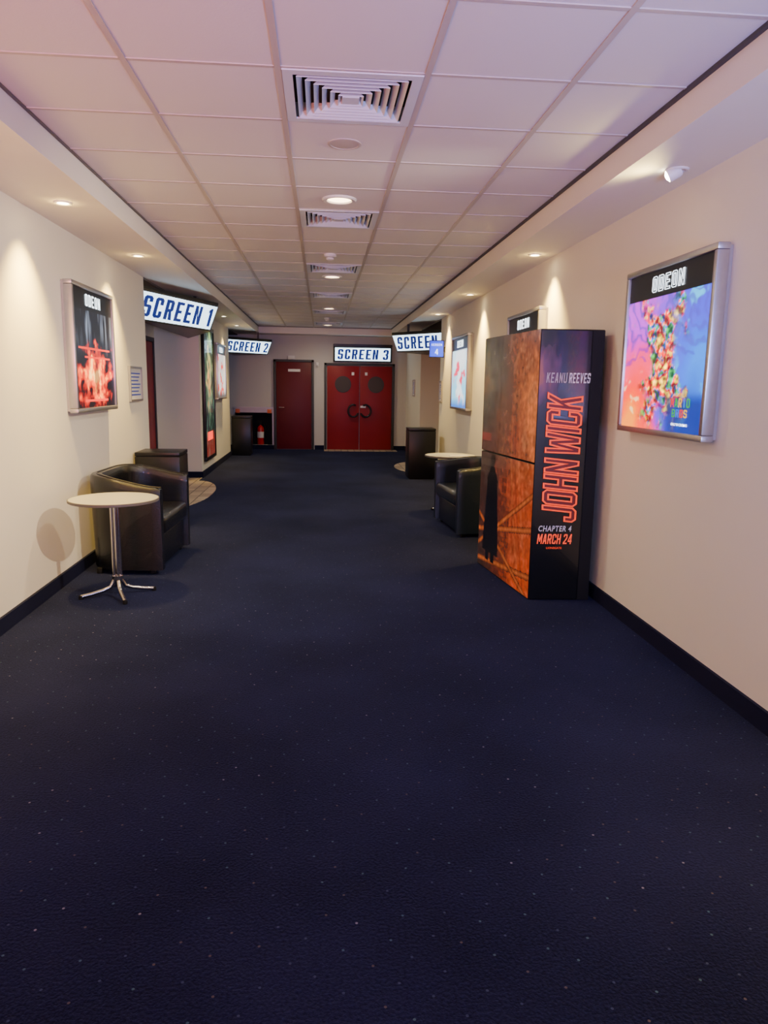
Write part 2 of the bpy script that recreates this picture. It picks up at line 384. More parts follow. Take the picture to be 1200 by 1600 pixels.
def halfmoon(name,cx,cy,rx,ry,sgn,xback,ya,yb):
    pts=[(cx+sgn*rx*math.sin(a),cy-ry*math.cos(a)) for a in [math.pi*i/32 for i in range(33)]]
    pts+= [(cx,yb),(xback,yb),(xback,ya),(cx,ya)]
    return prism(name,pts if sgn>0 else pts[::-1],0.001,.006,M['ftile'])
struct(halfmoon('trim_7',XL,10.05,.42,1.35,1,RL,8.3,11.8),'beige tiled entrance threshold')
struct(halfmoon('trim_8',XR,13.45,.62,1.1,-1,RR,12.25,14.7),'beige tiled entrance threshold')
struct(boxes('trim_9',[((.05,YF-.45,0.001),(1.75,YF,.006))],M['ftile']),'beige tiled door threshold')

# ------------------------------------------------------------------ doors
fr=.055
def framemesh(name,x0,x1,z1,y):
    return boxes(name,[((x0-fr,y-.06,0),(x0,y,z1+fr)),((x1,y-.06,0),(x1+fr,y,z1+fr)),((x0-fr,y-.06,z1),(x1+fr,y,z1+fr))],M['frame'],.004)
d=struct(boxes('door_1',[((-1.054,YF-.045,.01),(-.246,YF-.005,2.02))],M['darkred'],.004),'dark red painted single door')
f=framemesh('door_frame',-1.06,-.24,2.02,YF);f.parent=d
h=boxes('sign_plate',[((-.78,YF-.052,1.80),(-.50,YF-.044,1.86))],M['whiteink']);h.parent=d
h=tube('handle',[(-.99,YF-.045,.98),(-.99,YF-.09,.98),(-.87,YF-.09,.98)],.011,M['chrome']);h.parent=d
for k,(a,b,nm) in enumerate(((.12,.87,'door_2'),(.885,1.635,'door_3'))):
    d=struct(boxes(nm,[((a,YF-.045,.01),(b,YF-.005,1.95))],M['red'],.004),'red painted door leaf with a round porthole window')
    cx=.49 if k==0 else 1.26
    r=lathe('window_frame',(cx,YF-.045,1.53),[(.19,0),(.19,.010),(.172,.012),(.172,0)],M['frame'],axis=(0,-1,0));r.parent=d
    g=cyl('window_pane',(cx,YF-.045,1.53),.174,0,.006,M['glass'],axis=(0,-1,0));g.parent=d
    s=1 if k else -1
    hx=.877+s*.145
    pts=[]
    for i in range(29):
        t=math.radians(-150+260*i/28)
        pts.append((hx+s*.12*math.cos(t),YF-.10,.92+.14*math.sin(t)))
    pts=[(pts[0][0],YF-.045,pts[0][2])]+pts+[(pts[-1][0],YF-.045,pts[-1][2])]
    hh=tube('handle',pts,.024,M['black']);hh.parent=d
    pl=boxes('sign_plate',[((cx-s*.23-.03,YF-.052,1.74),(cx-s*.23+.03,YF-.044,1.81))],M['whiteink']);pl.parent=d
pl=boxes('lock_plate',[((.90,YF-.055,.99),(1.03,YF-.044,1.04))],M['white']);pl.parent=bpy.data.objects['door_3']
f=framemesh('door_frame',.11,1.645,1.96,YF);f.parent=bpy.data.objects['door_2']
d=struct(boxes('door_4',[((RL+.005,9.6,.01),(RL+.045,10.52,2.1)),((RL+.005,10.54,.01),(RL+.045,11.46,2.1))],M['red'],.004),'dark red double doors in the entrance recess')
f=boxes('door_frame',[((RL,9.53,0),(RL+.06,9.59,2.17)),((RL,11.47,0),(RL+.06,11.53,2.17)),((RL,9.53,2.11),(RL+.06,11.53,2.17))],M['frame']);f.parent=d
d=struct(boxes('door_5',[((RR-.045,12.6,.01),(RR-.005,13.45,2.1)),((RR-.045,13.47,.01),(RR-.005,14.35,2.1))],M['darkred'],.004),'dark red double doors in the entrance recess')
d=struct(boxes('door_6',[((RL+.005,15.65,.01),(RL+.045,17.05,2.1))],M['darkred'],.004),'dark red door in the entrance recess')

# ------------------------------------------------------------------ ceiling fittings
G='square ceiling air vents'
def vent(cx,cy):
    z=ZC
    back=boxes('backing_plate',[((cx-.285,cy-.285,z+.075),(cx+.285,cy+.285,z+.08))],M['ventin'])
    bm=bmesh.new()
    def band(r0,z0,r1,z1,t=.003):
        Q=((-1,-1),(1,-1),(1,1),(-1,1))
        a=[bm.verts.new((cx+sx*r0,cy+sy*r0,z0)) for sx,sy in Q]
        b=[bm.verts.new((cx+sx*r1,cy+sy*r1,z1)) for sx,sy in Q]
        a2=[bm.verts.new((v.co.x,v.co.y,v.co.z-t)) for v in a];b2=[bm.verts.new((v.co.x,v.co.y,v.co.z-t)) for v in b]
        for i in range(4):
            j=(i+1)%4
            bm.faces.new((a[i],a[j],b[j],b[i]));bm.faces.new((a2[i],b2[i],b2[j],a2[j]))
            bm.faces.new((a[i],a2[i],a2[j],a[j]));bm.faces.new((b[i],b[j],b2[j],b2[i]))
    for k in range(6):
        r=.236-k*.036
        band(r,z-.008,r-.022,z+.018)
    lou=obj('louvres',bm,M['louv'])
    bm=bmesh.new()
    def ring(r0,r1,z0,z1):
        for a,b in(((-r0,-r0),(r0,-r1)),((-r0,r1),(r0,r0)),((-r0,-r1),(-r1,r1)),((r1,-r1),(r0,r1))):
            addbox(bm,(cx+a[0],cy+a[1],z0),(cx+b[0],cy+b[1],z1))
    ring(.293,.250,z-.009,z-.0005)
    ring(.285,.280,z-.0005,z+.075)
    fr_=obj('frame',bm,M['louv'])
    c=boxes('center_plate',[((cx-.038,cy-.038,z-.010),(cx+.038,cy+.038,z-.004))],M['louv'])
    return thing('ceiling_vent','square white metal four-way louvred air vent in a tiled ceiling','air vent',(cx,cy,z),[back,fr_,lou,c],G)
v0=vent(VX,VY[0])
for yy in VY[1:]: copy_thing(v0,(VX,yy,v0.location.z))
def downl(cx,cy):
    z=ZC
    rim=lathe('rim',(cx,cy,z),[(.082,0),(.118,0),(.12,-.006),(.11,-.014),(.088,-.012),(.082,-.002)],M['white'])
    lens=lathe('lens',(cx,cy,z),[(0,-.006),(.05,-.005),(.084,-.002),(.084,0),(0,0)],M['lampw'])
    return thing('ceiling_downlight','round recessed ceiling downlight glowing warm white with a white rim','ceiling light',(cx,cy,z),[rim,lens],'round downlights along the ceiling')
d0=downl(.12,5.31)
for yy in(8.92,12.52,15.9):copy_thing(d0,(.12,yy,ZC))
for yy,en in ((5.31,135),(8.92,150),(12.52,150),(15.9,95)):
    light('downlight_lamp','SPOT',(.12,yy,ZC-.02),en,(1,.84,.60),(.12,yy,0),spot_size=math.radians(168),spot_blend=.9,shadow_soft_size=.08)
thing('ceiling_speaker','round flush ceiling speaker disc, unlit','speaker',(.12,4.14,ZC),
    [lathe('rim',(.12,4.14,ZC),[(.075,0),(.09,0),(.09,-.004),(.078,-.008),(.072,-.006),(.072,0)],M['tbar']),
     lathe('grille',(.12,4.14,ZC),[(0,-.007),(.04,-.006),(.072,-.004),(.072,0)],M['tbar'])])
s0=thing('smoke_detector','round white plastic smoke detector on the ceiling','smoke detector',(.08,7.45,ZC),
    [lathe('base',(.08,7.45,ZC),[(0,0),(.06,0),(.06,-.02),(.05,-.03),(0,-.03)],M['white']),
     lathe('sensor_cap',(.08,7.45,ZC),[(0,-.06),(.025,-.06),(.038,-.05),(.038,-.036),(.028,-.03),(0,-.03)],M['white'])],'smoke detectors')
copy_thing(s0,(.1,14.3,ZC))
thing('emergency_light','small white emergency light fixed above a dark red door','emergency light',(-.70,YF,2.075),
    [boxes('case',[((-.78,YF-.06,2.075),(-.62,YF+.002,2.165))],M['white'],.01,3),boxes('lens',[((-.76,YF-.066,2.09),(-.64,YF-.06,2.13))],M['paper'],.002)])
thing('wall_sensor','small white alarm sensor mounted between two doors','alarm sensor',(-.11,YF,1.96),
    [boxes('case',[((-.135,YF-.04,1.92),(-.08,YF-.001,2.02))],M['white'],.008,3),boxes('lens',[((-.125,YF-.045,1.93),(-.09,YF-.04,1.96))],M['grey'],.002)])
def spot(cx,cy,tilt=None):
    z=ZS
    rim=lathe('rim',(cx,cy,z),[(.036,0),(.055,0),(.056,-.005),(.050,-.010),(.038,-.008),(.036,0)],M['white'])
    if tilt is None:
        b=lathe('bulb',(cx,cy,z),[(0,-.006),(.02,-.006),(.036,-.002),(.036,0)],M['lamps'])
        return [rim,b]
    ax=Vector(tilt).normalized();k=.68
    P=lambda l:[(a*k,b*k) for a,b in l]
    hs=lathe('lamp_housing',V(cx,cy,z-.006),P([(0,-.02),(.045,-.02),(.052,0),(.050,.075),(.044,.078),(.040,.06),(.0,.06)]),M['white'],axis=ax)
    b=lathe('bulb',V(cx,cy,z-.006),P([(0,.096),(.02,.092),(.040,.080),(.041,.062),(0,.061)]),M['lamps'],axis=ax)
    return [rim,hs,b]
LX,RX=-1.64,1.80
p0=thing('spotlight','small round recessed halogen spotlight glowing in the soffit','spotlight',(LX,5.02,ZS),spot(LX,5.02),'recessed spotlights in the soffits')
for yy in (3.1,6.93,12.7,14.6): copy_thing(p0,(LX,yy,ZS))
for yy in (6.29,9.02,11.5): copy_thing(p0,(RX,yy,ZS))
tl=Vector((-1.47,5.2,.6))-Vector((1.82,3.82,2.55))
thing('spotlight','white swivelling spotlight tilted across the corridor, glowing','spotlight',(1.82,3.82,ZS),spot(1.82,3.82,tl),'recessed spotlights in the soffits')
W=(1,.64,.15)
for yy,en in ((3.5,300),(5.02,420),(6.93,420),(12.7,350),(14.6,300)):
    light('spot_lamp','SPOT',(LX,yy,ZS-.02),en,W,(LX-.30,yy,1.2),spot_size=math.radians(82),spot_blend=1.,shadow_soft_size=.04)
for yy,en in ((1.6,260),(6.29,380),(9.02,380),(11.5,330)):
    light('spot_lamp','SPOT',(RX,yy,ZS-.02),en,W,(RX+.20,yy,1.2),spot_size=math.radians(82),spot_blend=1.,shadow_soft_size=.04)
for xx,yy in ((LX,5.02),(LX,6.93),(RX,6.29),(RX,9.02),(RX,11.5)):
    light('spot_lamp','SPOT',(xx,yy,ZS-.07),1.8,W,(xx,yy,ZS),spot_size=math.radians(155),spot_blend=1.,shadow_soft_size=.02)  # added lamps aimed upward, make the glow on the soffit round each spotlight
dn=tl.normalized()
light('spot_lamp','SPOT',V(1.82,3.82,ZS-.015)+dn*.09,340,(1,.84,.58),(-1.6,5.6,.9),spot_size=math.radians(80),spot_blend=.9,shadow_soft_size=.015)
light('spot_lamp','SPOT',V(1.82,3.82,ZS-.08)+dn*.12,12,(1,.74,.25),V(1.4,3.85,ZS),spot_size=math.radians(155),spot_blend=1.,shadow_soft_size=.02)  # added lamp aimed upward for the soffit glow beside the tilted spotlight

# ------------------------------------------------------------------ screen signs
def face_sign(L,R,z0,z1,text,slant=.09,li=0.,ri=0.):
    L=V(*L,0);R=V(*R,0);xd=(R-L).normalized();W_=(R-L).length
    n=V(xd.y,-xd.x,0)
    h=z1-z0
    ydir=(V(0,0,h)+n*slant)
    H=ydir.length;yd=ydir.normalized()
    bl=L-n*slant+V(0,0,z0)
    bm=bmesh.new()
    fn=xd.cross(yd)
    def P(a,b,d): return bl+xd*a+yd*b+fn*d
    c=[P(li+.02,.02,.006),P(W_-ri-.02,.02,.006),P(W_-.02,H-.02,.006),P(.02,H-.02,.006)]
    vs=[bm.verts.new(x) for x in c];vb=[bm.verts.new(x-fn*.012) for x in c]
    bm.faces.new(vs);bm.faces.new(vb[::-1])
    for i in range(4): j=(i+1)%4;bm.faces.new((vs[i],vb[i],vb[j],vs[j]))
    panel=obj('lit_panel',bm,M['signlit'])
    lt=block(text,P(W_/2+(li-ri)/2+.01,H*.5,.006),xd,yd,W_*.90,H*.68,M['signblue'],shear=.08,gap=.30,space=.6,thick=.11)
    bc=[bl-fn*.004+xd*li,bl+xd*(W_-ri)-fn*.004,bl+xd*W_+yd*H-fn*.004,bl+yd*H-fn*.004]
    return panel,lt,bc
def vsign(A,B,z0,z1,text,label,right=False,slant=.09):
    if not right: p,l,bc=face_sign(A,B,z0,z1,text,slant,0,.08)
    else: p,l,bc=face_sign(B,A,z0,z1,text,slant,.08,0)
    yc=B[1]
    mir=[V(q.x,2*yc-q.y,q.z) for q in bc]
    bm=bmesh.new()
    f=[bm.verts.new(q) for q in bc];g=[bm.verts.new(q) for q in mir]
    bm.faces.new(f);bm.faces.new(g[::-1])
    for i in range(4):
        j=(i+1)%4
        bm.faces.new((f[i],g[i],g[j],f[j]))
    bmesh.ops.remove_doubles(bm,verts=bm.verts[:],dist=.012)
    body=obj('sign_housing',bm,M['black'])
    Cc=(A[0],2*yc-A[1])
    cap=prism('top_cap',[A,B,Cc],z1,z1+.035,M['black'])
    hx=B[0]+(-.3 if not right else .3)
    hang=boxes('hanging_bracket',[((hx-.02,yc-.02,z1+.035),(hx+.02,yc+.02,ZS))],M['black'])
    return thing('lightbox_sign',label,'illuminated sign',(hx,yc,z0),[body,cap,hang,(p,[l])],'illuminated screen number signs')
vsign((-1.955,8.36),(-1.36,10.0),2.18,2.51,'SCREEN 1','wedge-shaped white lightbox sign reading SCREEN 1, beside a recessed entrance')
vsign((-1.96,15.56),(-1.09,16.38),2.14,2.43,'SCREEN 2','small wedge-shaped white lightbox sign reading SCREEN 2',slant=.06)
vsign((2.12,12.4),(1.27,13.5),2.12,2.43,'SCREEN 4','wedge-shaped white lightbox sign reading SCREEN, its number hidden',right=True,slant=.07)
p,l,_=face_sign((.28,YF-.16),(1.60,YF-.16),2.05,2.38,'SCREEN 3',slant=.05)
body=boxes('sign_housing',[((.26,YF-.10,2.04),(1.62,YF-.002,2.40))],M['black'],.004)
cap=boxes('top_cap',[((.26,YF-.18,2.385),(1.62,YF-.002,2.44))],M['black'])
thing('lightbox_sign','white lightbox sign reading SCREEN 3 above red double doors','illuminated sign',(.94,YF,2.04),[body,cap,(p,[l])],'illuminated screen number signs')
xd=V(1,-.12,0).normalized();yd=V(0,0,1);o=V(1.72,11.82,1.97)
nn=xd.cross(yd)
b=quadpanel('sign_housing',o+nn*-.002,xd,yd,.24,.27,M['black'],.06)
s=quadpanel('display',o+xd*.012+yd*.012+nn*.004,xd,yd,.216,.246,M['bluescr'],.004)
t1=block('SCREEN',o+xd*.12+yd*.20+nn*.004,xd,yd,.17,.035,M['bluetxt'])
t2=block('4',o+xd*.12+yd*.09+nn*.004,xd,yd,.05,.09,M['bluetxt'])
br=boxes('wall_bracket',[((1.95,11.80,2.06),(XR,11.84,2.14))],M['black'])
thing('display_sign','small projecting sign glowing deep blue, fixed to the wall','sign',(XR,11.82,2.0),[b,br,(s,[t1,t2])])

# ------------------------------------------------------------------ posters
def fbm(x,y,s=0.,o=4):
    return noise.fractal(V(x,y,s),1.0,2.0,o,noise_basis='PERLIN_ORIGINAL')
def mixc(a,b,t):
    t=max(0,min(1,t));return tuple(a[i]*(1-t)+b[i]*t for i in range(3))
def sstep(a,b,x):
    t=max(0,min(1,(x-a)/(b-a)));return t*t*(3-2*t)
HD=.83
def sat(c): return tuple(max(0,x)**1.9 for x in c)
def art_colour(u,v):
    if v>HD: return (.002,.002,.003)
    v=v/HD
    w=fbm(u*3,v*3,2)*.16;uu=u+w;vv=v+fbm(u*3,v*3,9)*.14
    c=mixc((.72,.12,.88),(.20,.20,.88),sstep(.25,.75,uu))
    c=mixc(c,(.08,.42,.95),sstep(.55,.9,uu)*sstep(.9,.5,vv))
    c=mixc(c,(1.,.10,.30),sstep(.80,.45,vv)*sstep(.58,.25,uu))
    c=mixc(c,(1.,.12,.06),sstep(.50,.15,vv)*sstep(.62,.2,uu))
    c=mixc(c,(1.,.50,.05),sstep(.26,.0,vv)*sstep(.45,.1,uu))
    c=mixc(c,(.05,.20,.66),sstep(.5,.9,uu)*sstep(.45,.05,vv))
    c=mixc(c,(.15,.80,.95),sstep(.10,.4,fbm(u*4,v*4,5))*sstep(.5,.8,uu)*.8)
    k=math.sin((uu*1.3+vv*2.2)*18+4*w*10)
    if vv>.5: c=mixc(c,(.22,.18,.62),max(0,k)*.6)
    c=mixc(c,(1.,.85,.6),sstep(.25,.55,fbm(u*12,v*12,14,2))*sstep(.7,.2,v)*sstep(.6,.2,u)*.8)
    cx=.50-.10*(v-.5);hw_=.17+.06*math.sin(v*9)
    d=max(abs(u-cx)/hw_*.9,abs(v-.50)/.42)
    cl=sstep(1.25,.75,d+fbm(u*7,v*7,1)*.6)
    n=fbm(u*12,v*10,11,3)
    if n>.20: cc=(1,.80,.10)
    elif n>-.04: cc=(1,.10,.06)
    elif n>-.14: cc=(.95,.60,.38)
    elif n>-.26: cc=(.14,.28,.80)
    else: cc=(.16,.62,.20)
    sh=.35+1.3*max(0,fbm(u*20,v*20,3,2)+.35)
    c=mixc(c,tuple(q*sh for q in cc),cl*.9)
    if v<.30 and u>.55: c=mixc(c,(.05,.12,.42),sstep(.30,.2,v)*sstep(.52,.65,u)*.8)
    return sat(c)
def art_fire(u,v):
    if v>HD: return (.001,.001,.0015)
    v=v/HD
    c=(.003,.003,.005)
    st=max(0,fbm(u*14,v*1.5,3))*sstep(.50,.9,v)
    c=mixc(c,(.10,.12,.16),st*1.4)
    n1=fbm(u*7,v*7,8);n2=fbm(u*16,v*14,1)
    d=math.hypot((u-.5)/.44,(v-.30)/.34)+n1*.7
    c=mixc(c,(.28,.004,.002),sstep(1.05,.65,d))
    c=mixc(c,(.75,.06,.004),sstep(.80,.45,d)*sstep(-.3,.25,n2))
    c=mixc(c,(1.,.22,.02),sstep(.55,.25,d+n2*.4))
    c=mixc(c,(1.,.50,.12),sstep(.28,.05,d+n2*.5))
    f=math.hypot((u-.52)/.06,(v-.30)/.18)
    if f+n2*.5<1: c=mixc(c,(.05,.01,.01),.75)
    return c
def art_pinkblue(u,v):
    if v>HD: return (.002,.002,.003)
    v=v/HD
    c=mixc((.22,.62,.85),(.55,.80,.90),sstep(.3,.8,v))
    c=mixc(c,(.80,.85,.88),sstep(.05,.3,fbm(u*3,v*3,7)+.30-abs(u-.5)))
    c=mixc(c,(.85,.03,.10),sstep(.15,.35,fbm(u*4,v*4,3)+.18-math.hypot(u-.6,v-.5)*.8))
    return mixc(c,(.03,.16,.6),sstep(.20,.0,v))
def art_white(u,v):
    if v>HD: return (.002,.002,.003)
    v=v/HD
    c=(.55,.53,.50)
    c=mixc(c,(.7,.05,.04),sstep(.1,.3,fbm(u*4,v*4,4)+.2-abs(u-.5)))
    return mixc(c,(.06,.06,.06),sstep(.2,.0,v))
def art_dark(u,v):
    c=mixc((.008,.018,.014),(.06,.14,.10),sstep(0,.5,fbm(u*4,v*6,4)))
    d=math.hypot((u-.5)/.42,(v-.60)/.34)+fbm(u*6,v*9,3)*.5
    c=mixc(c,(.16,.28,.17),sstep(.9,.4,d))
    c=mixc(c,(.65,.32,.10),sstep(.5,.1,d+fbm(u*14,v*18,5)*.6))
    c=mixc(c,(.02,.04,.03),sstep(.1,.4,fbm(u*10,v*16,6))*.8)
    return mixc(c,(.20,.02,.012),sstep(.22,.12,v)*.7)
def art_dark_head(u,v):
    return (.001,.001,.0015) if v>.76 else art_dark(u,v)
def lightbox(side,y0,y1,z0,z1,fn,res,label,extra=None,outline=False,m='art'):
    X=XL if side<0 else XR
    s=-side
    d=.085;fw=.034
    def bx(ya,yb,za,zb,d0,d1):
        a,b=X+s*d0,X+s*d1
        return ((min(a,b),ya,za),(max(a,b),yb,zb))
    case=boxes('case',[bx(y0+.012,y1-.012,z0+.012,z1-.012,.001,.06)],M['alu'])
    frame=boxes('frame',[bx(y0,y1,z0,z0+fw,.02,d),bx(y0,y1,z1-fw,z1,.02,d),bx(y0,y0+fw,z0+fw,z1-fw,.02,d),bx(y1-fw,y1,z0+fw,z1-fw,.02,d)],M['alu'],.006)
    w=y1-y0-2*fw;h=z1-z0-2*fw
    if side<0: o=V(X+.068,y0+fw,z0+fw);xd=V(0,1,0)
    else: o=V(X-.068,y1-fw,z0+fw);xd=V(0,-1,0)
    yd=V(0,0,1)
    art=painted('poster_print',o,xd,yd,w,h,res,int(res*1.1),fn,M[m])
    subs=[block('ODEON',o+xd*w*.5+yd*h*.915,xd,yd,w*.38,h*.10,M['logo'],outline=.045 if outline else 0,name='logo_lettering',gap=.4)]
    if extra: subs+=extra(o,xd,yd,w,h)
    return thing('poster_lightbox',label,'backlit poster',(X,(y0+y1)/2,z0),[case,frame,(art,subs)],'backlit posters along the walls')
def exR(o,xd,yd,w,h):
    r=[block('SUPER',o+xd*w*.76+yd*h*.222,xd,yd,w*.12,h*.020,M['inky'])]
    cols=['inkr','inkg','inky','inkb','inkg']
    for i,ch in enumerate('MARIO'): r.append(block(ch,o+xd*w*(.67+.044*i)+yd*h*.175,xd,yd,w*(.036 if ch!='I' else .014),h*.054,M[cols[i]]))
    cols=['inkg','inkb','inkr','inky']
    for i,ch in enumerate('BROS'): r.append(block(ch,o+xd*w*(.69+.044*i)+yd*h*.112,xd,yd,w*.036,h*.048,M[cols[i]]))
    r.append(lettering('ONLY IN CINEMAS',o+xd*w*.76+yd*h*.045,xd,yd,w*.18,h*.016,M['logo'],bold=.02))
    return r
lightbox(1,3.49,4.55,1.245,2.21,art_colour,170,'silver-framed backlit poster with abstract purple, red and blue artwork',extra=exR,outline=True)
def exL(o,xd,yd,w,h):
    r=[]
    for k,(a,b) in enumerate(((.10,.80),(.24,.66))):
        r.append(quadpanel('title_bar',o+xd*w*a+yd*h*(.50-.075*k)+V(.001,0,0),xd,yd,w*(b-.0),h*.016,M['redink'],.001))
    r.append(quadpanel('caption_bar',o+xd*w*.2+yd*h*.05+V(.001,0,0),xd,yd,w*.6,h*.02,M['redink'],.001))
    return r
lightbox(-1,5.70,6.78,1.262,2.245,art_fire,130,'silver-framed backlit poster with dark fiery red and orange artwork',extra=exL,m='artfire')
lightbox(1,9.55,10.75,1.19,2.21,art_pinkblue,50,'silver-framed backlit poster in pale blue and red')
lightbox(1,6.40,7.52,1.25,2.215,art_dark_head,50,'silver-framed poster lightbox mostly hidden behind a cardboard display stand')
lightbox(-1,13.25,14.4,1.22,2.22,art_white,50,'silver-framed backlit poster in white and red')
y0,y1,z0,z1=11.98,13.10,.24,2.42
fm=boxes('frame',[((XL+.001,y0,z0),(XL+.05,y1,z0+.06)),((XL+.001,y0,z1-.06),(XL+.05,y1,z1)),((XL+.001,y0,z0+.06),(XL+.05,y0+.06,z1-.06)),((XL+.001,y1-.06,z0+.06),(XL+.05,y1,z1-.06))],M['black'],.004)
bk=boxes('backing_board',[((XL+.001,y0+.02,z0+.02),(XL+.03,y1-.02,z1-.02))],M['black'])
ar=painted('poster_print',(XL+.034,y0+.06,z0+.06),(0,1,0),(0,0,1),y1-y0-.12,z1-z0-.12,60,90,art_dark,M['artdim'])
t=quadpanel('title_bar',V(XL+.037,y0+.28,z0+.32),(0,1,0),(0,0,1),.55,.14,M['redink'],.001)
thing('framed_poster','tall black-framed dark poster with dim green and red artwork','poster',(XL,12.56,z0),[bk,fm,(ar,[t])])
def notice(x,y0,y1,z0,z1,sgn,label):
    a,b=sorted((x+sgn*.001,x+sgn*.025))
    f_=boxes('frame',[((a,y0,z0),(b,y1,z0+.02)),((a,y0,z1-.02),(b,y1,z1)),((a,y0,z0+.02),(b,y0+.02,z1-.02)),((a,y1-.02,z0+.02),(b,y1,z1-.02))],M['alu'])
    p_=boxes('paper_sheet',[((min(x+sgn*.001,x+sgn*.012),y0+.02,z0+.02),(max(x+sgn*.001,x+sgn*.012),y1-.02,z1-.02))],M['paper'])
    subs=[]
    for k in range(7):
        zz=z1-.07-k*(z1-z0-.1)/7
        aa,bb=sorted((x+sgn*.012,x+sgn*.0135))
        subs.append(((aa,y0+.05,zz-.006),(bb,y1-.05-(k%3)*.04,zz+.006)))
    tx=boxes('printed_lines',subs,M['signblue'])
    return thing('wall_notice',label,'notice',(x,(y0+y1)/2,z0),[f_,(p_,[tx])])
notice(XL,7.50,7.98,1.31,1.66,1,'small silver-framed printed notice on the wall')
notice(XR,11.95,12.2,1.25,1.6,-1,'small framed notice at the end of the wall')
notice(XR,15.5,15.8,1.3,1.65,-1,'small framed notice near the red double doors')

# ------------------------------------------------------------------ standee
P0=(1.48,4.92);P1=(1.915,4.90);P2=(1.93,6.03);P3=(1.35,6.02)
def art_card(u,v):
    t1=fbm(u*3,v*4,2);t2=fbm(u*9,v*14,5);t3=fbm(u*26,v*40,1,3)
    # broad smoky amber haze over a dark skyline
    c=mixc((.045,.030,.026),(.20,.055,.018),sstep(.15,.9,u+.35*t1))
    c=mixc(c,(.085,.072,.066),sstep(.40,.95,v)*sstep(.75,.20,u)*(.8+.7*t2))
    c=mixc(c,(.36,.13,.05),sstep(.40,.95,u+.2*t1)*sstep(-.15,.5,t2+.25*t3)*.8)
    gl=sstep(.72,.05,v+.35*t1)*sstep(.10,.95,u+.25*t2)
    c=mixc(c,(.60,.070,.012),gl*.85)
    c=mixc(c,(.85,.25,.06),sstep(.80,.15,math.hypot((u-.98)/.36,(v-.70)/.26)+.5*t2)*.5)
    # blocky buildings
    bi=math.floor(u*11);bh=.30+.16*noise.noise(V(bi*3.7,1.3,0))+.05
    if v<bh and u<.62: c=mixc(c,(.05,.012,.006),.55 if (math.floor(v*70)+bi)%3 else .30)
    for k in range(3):
        e=abs(u-(.60+.07*k)-.55*max(0,.60-v)**1.6)
        if v<.85: c=mixc(c,(.45,.12,.035) if k!=1 else (.06,.014,.007),sstep(.028,.004,e)*.35*sstep(.85,.6,v))
    for (bu,bv,k) in((.0,.165,.10),(.0,.03,.05),(.1,.24,-.26),(.0,.10,.30)):
        dd=abs(v-(bv+k*u))
        if dd<.014: c=mixc((.50,.13,.03),(.10,.018,.008),dd/.014)
    bw=.0
    if .08<v<.40: bw=.10+.06*sstep(.45,.08,v)+.008*t3
    if .40<=v<.465: bw=.12*(1-(v-.40)/.09)
    if .08<v<.465 and abs(u-.26)<bw: c=(.003,.003,.004)
    if math.hypot((u-.26)/.045,(v-.495)/.030)<1: c=(.010,.006,.005)
    if .04<v<=.08 and (abs(u-.20)<.035 or abs(u-.31)<.035): c=(.003,.003,.004)
    s=1+.45*t3
    return tuple(q*s for q in c)
def art_cardfront(u,v):
    c=(.003,.003,.004)
    g=math.hypot((u-.10)/.38,(v-.84)/.20)+fbm(u*3,v*5,4)*.5
    c=mixc(c,(.11,.035,.08),sstep(1.,.3,g))
    c=mixc(c,(.24,.07,.05),sstep(.55,.1,g+fbm(u*8,v*10,6)*.4))
    return c
zt=1.90;zs=.985
def shrink(pts,k):
    cx=sum(p[0] for p in pts)/4;cy=sum(p[1] for p in pts)/4
    return [(cx+(p[0]-cx)*k,cy+(p[1]-cy)*k) for p in pts]
pts=[P0,P1,P2,P3]
lower=prism('lower_box',pts,0,zs-.004,M['black'],.003)
upper=prism('upper_box',shrink(pts,.997),zs,zt,M['black'],.003)
def dirn(a,b): return (V(b[0],b[1],0)-V(a[0],a[1],0))
sd=dirn(P3,P0);sl=sd.length;sd.normalize();sn=sd.cross(V(0,0,1))
a3=V(P3[0],P3[1],0)
def split(fn,zlo,zhi): return lambda u,v: fn(u,(zlo+(zhi-zlo)*v)/zt)
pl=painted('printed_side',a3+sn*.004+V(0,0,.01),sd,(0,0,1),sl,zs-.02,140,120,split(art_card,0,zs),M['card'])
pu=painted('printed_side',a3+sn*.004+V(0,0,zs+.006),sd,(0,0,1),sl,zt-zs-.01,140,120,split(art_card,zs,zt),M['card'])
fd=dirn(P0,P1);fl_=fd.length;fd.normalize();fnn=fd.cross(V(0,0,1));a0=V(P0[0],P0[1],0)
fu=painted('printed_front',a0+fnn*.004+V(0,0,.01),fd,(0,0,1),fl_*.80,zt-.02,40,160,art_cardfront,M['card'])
strip=quadpanel('black_flap',a0+fnn*.006+fd*fl_*.81+V(0,0,.005),fd,(0,0,1),fl_*.19,zt-.01,M['blackm'],.004)
Z=V(0,0,1);q=a0+fnn*.006
T=[block('KEANU',q+fd*.120+Z*1.575,fd,Z,.145,.068,M['dimink'],shear=.1),
   block('REEVES',q+fd*.278+Z*1.575,fd,Z,.150,.068,M['whiteink'],shear=.1),
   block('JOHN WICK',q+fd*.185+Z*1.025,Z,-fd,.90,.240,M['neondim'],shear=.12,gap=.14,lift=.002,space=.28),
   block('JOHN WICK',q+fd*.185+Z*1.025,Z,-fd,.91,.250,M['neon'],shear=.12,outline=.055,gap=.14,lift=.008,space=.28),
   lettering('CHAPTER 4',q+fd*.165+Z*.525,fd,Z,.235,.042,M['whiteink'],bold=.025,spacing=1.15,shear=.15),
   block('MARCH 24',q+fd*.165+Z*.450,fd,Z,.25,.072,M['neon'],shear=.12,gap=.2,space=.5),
   lettering('LIONSGATE',q+fd*.165+Z*.385,fd,Z,.11,.014,M['neon'])]
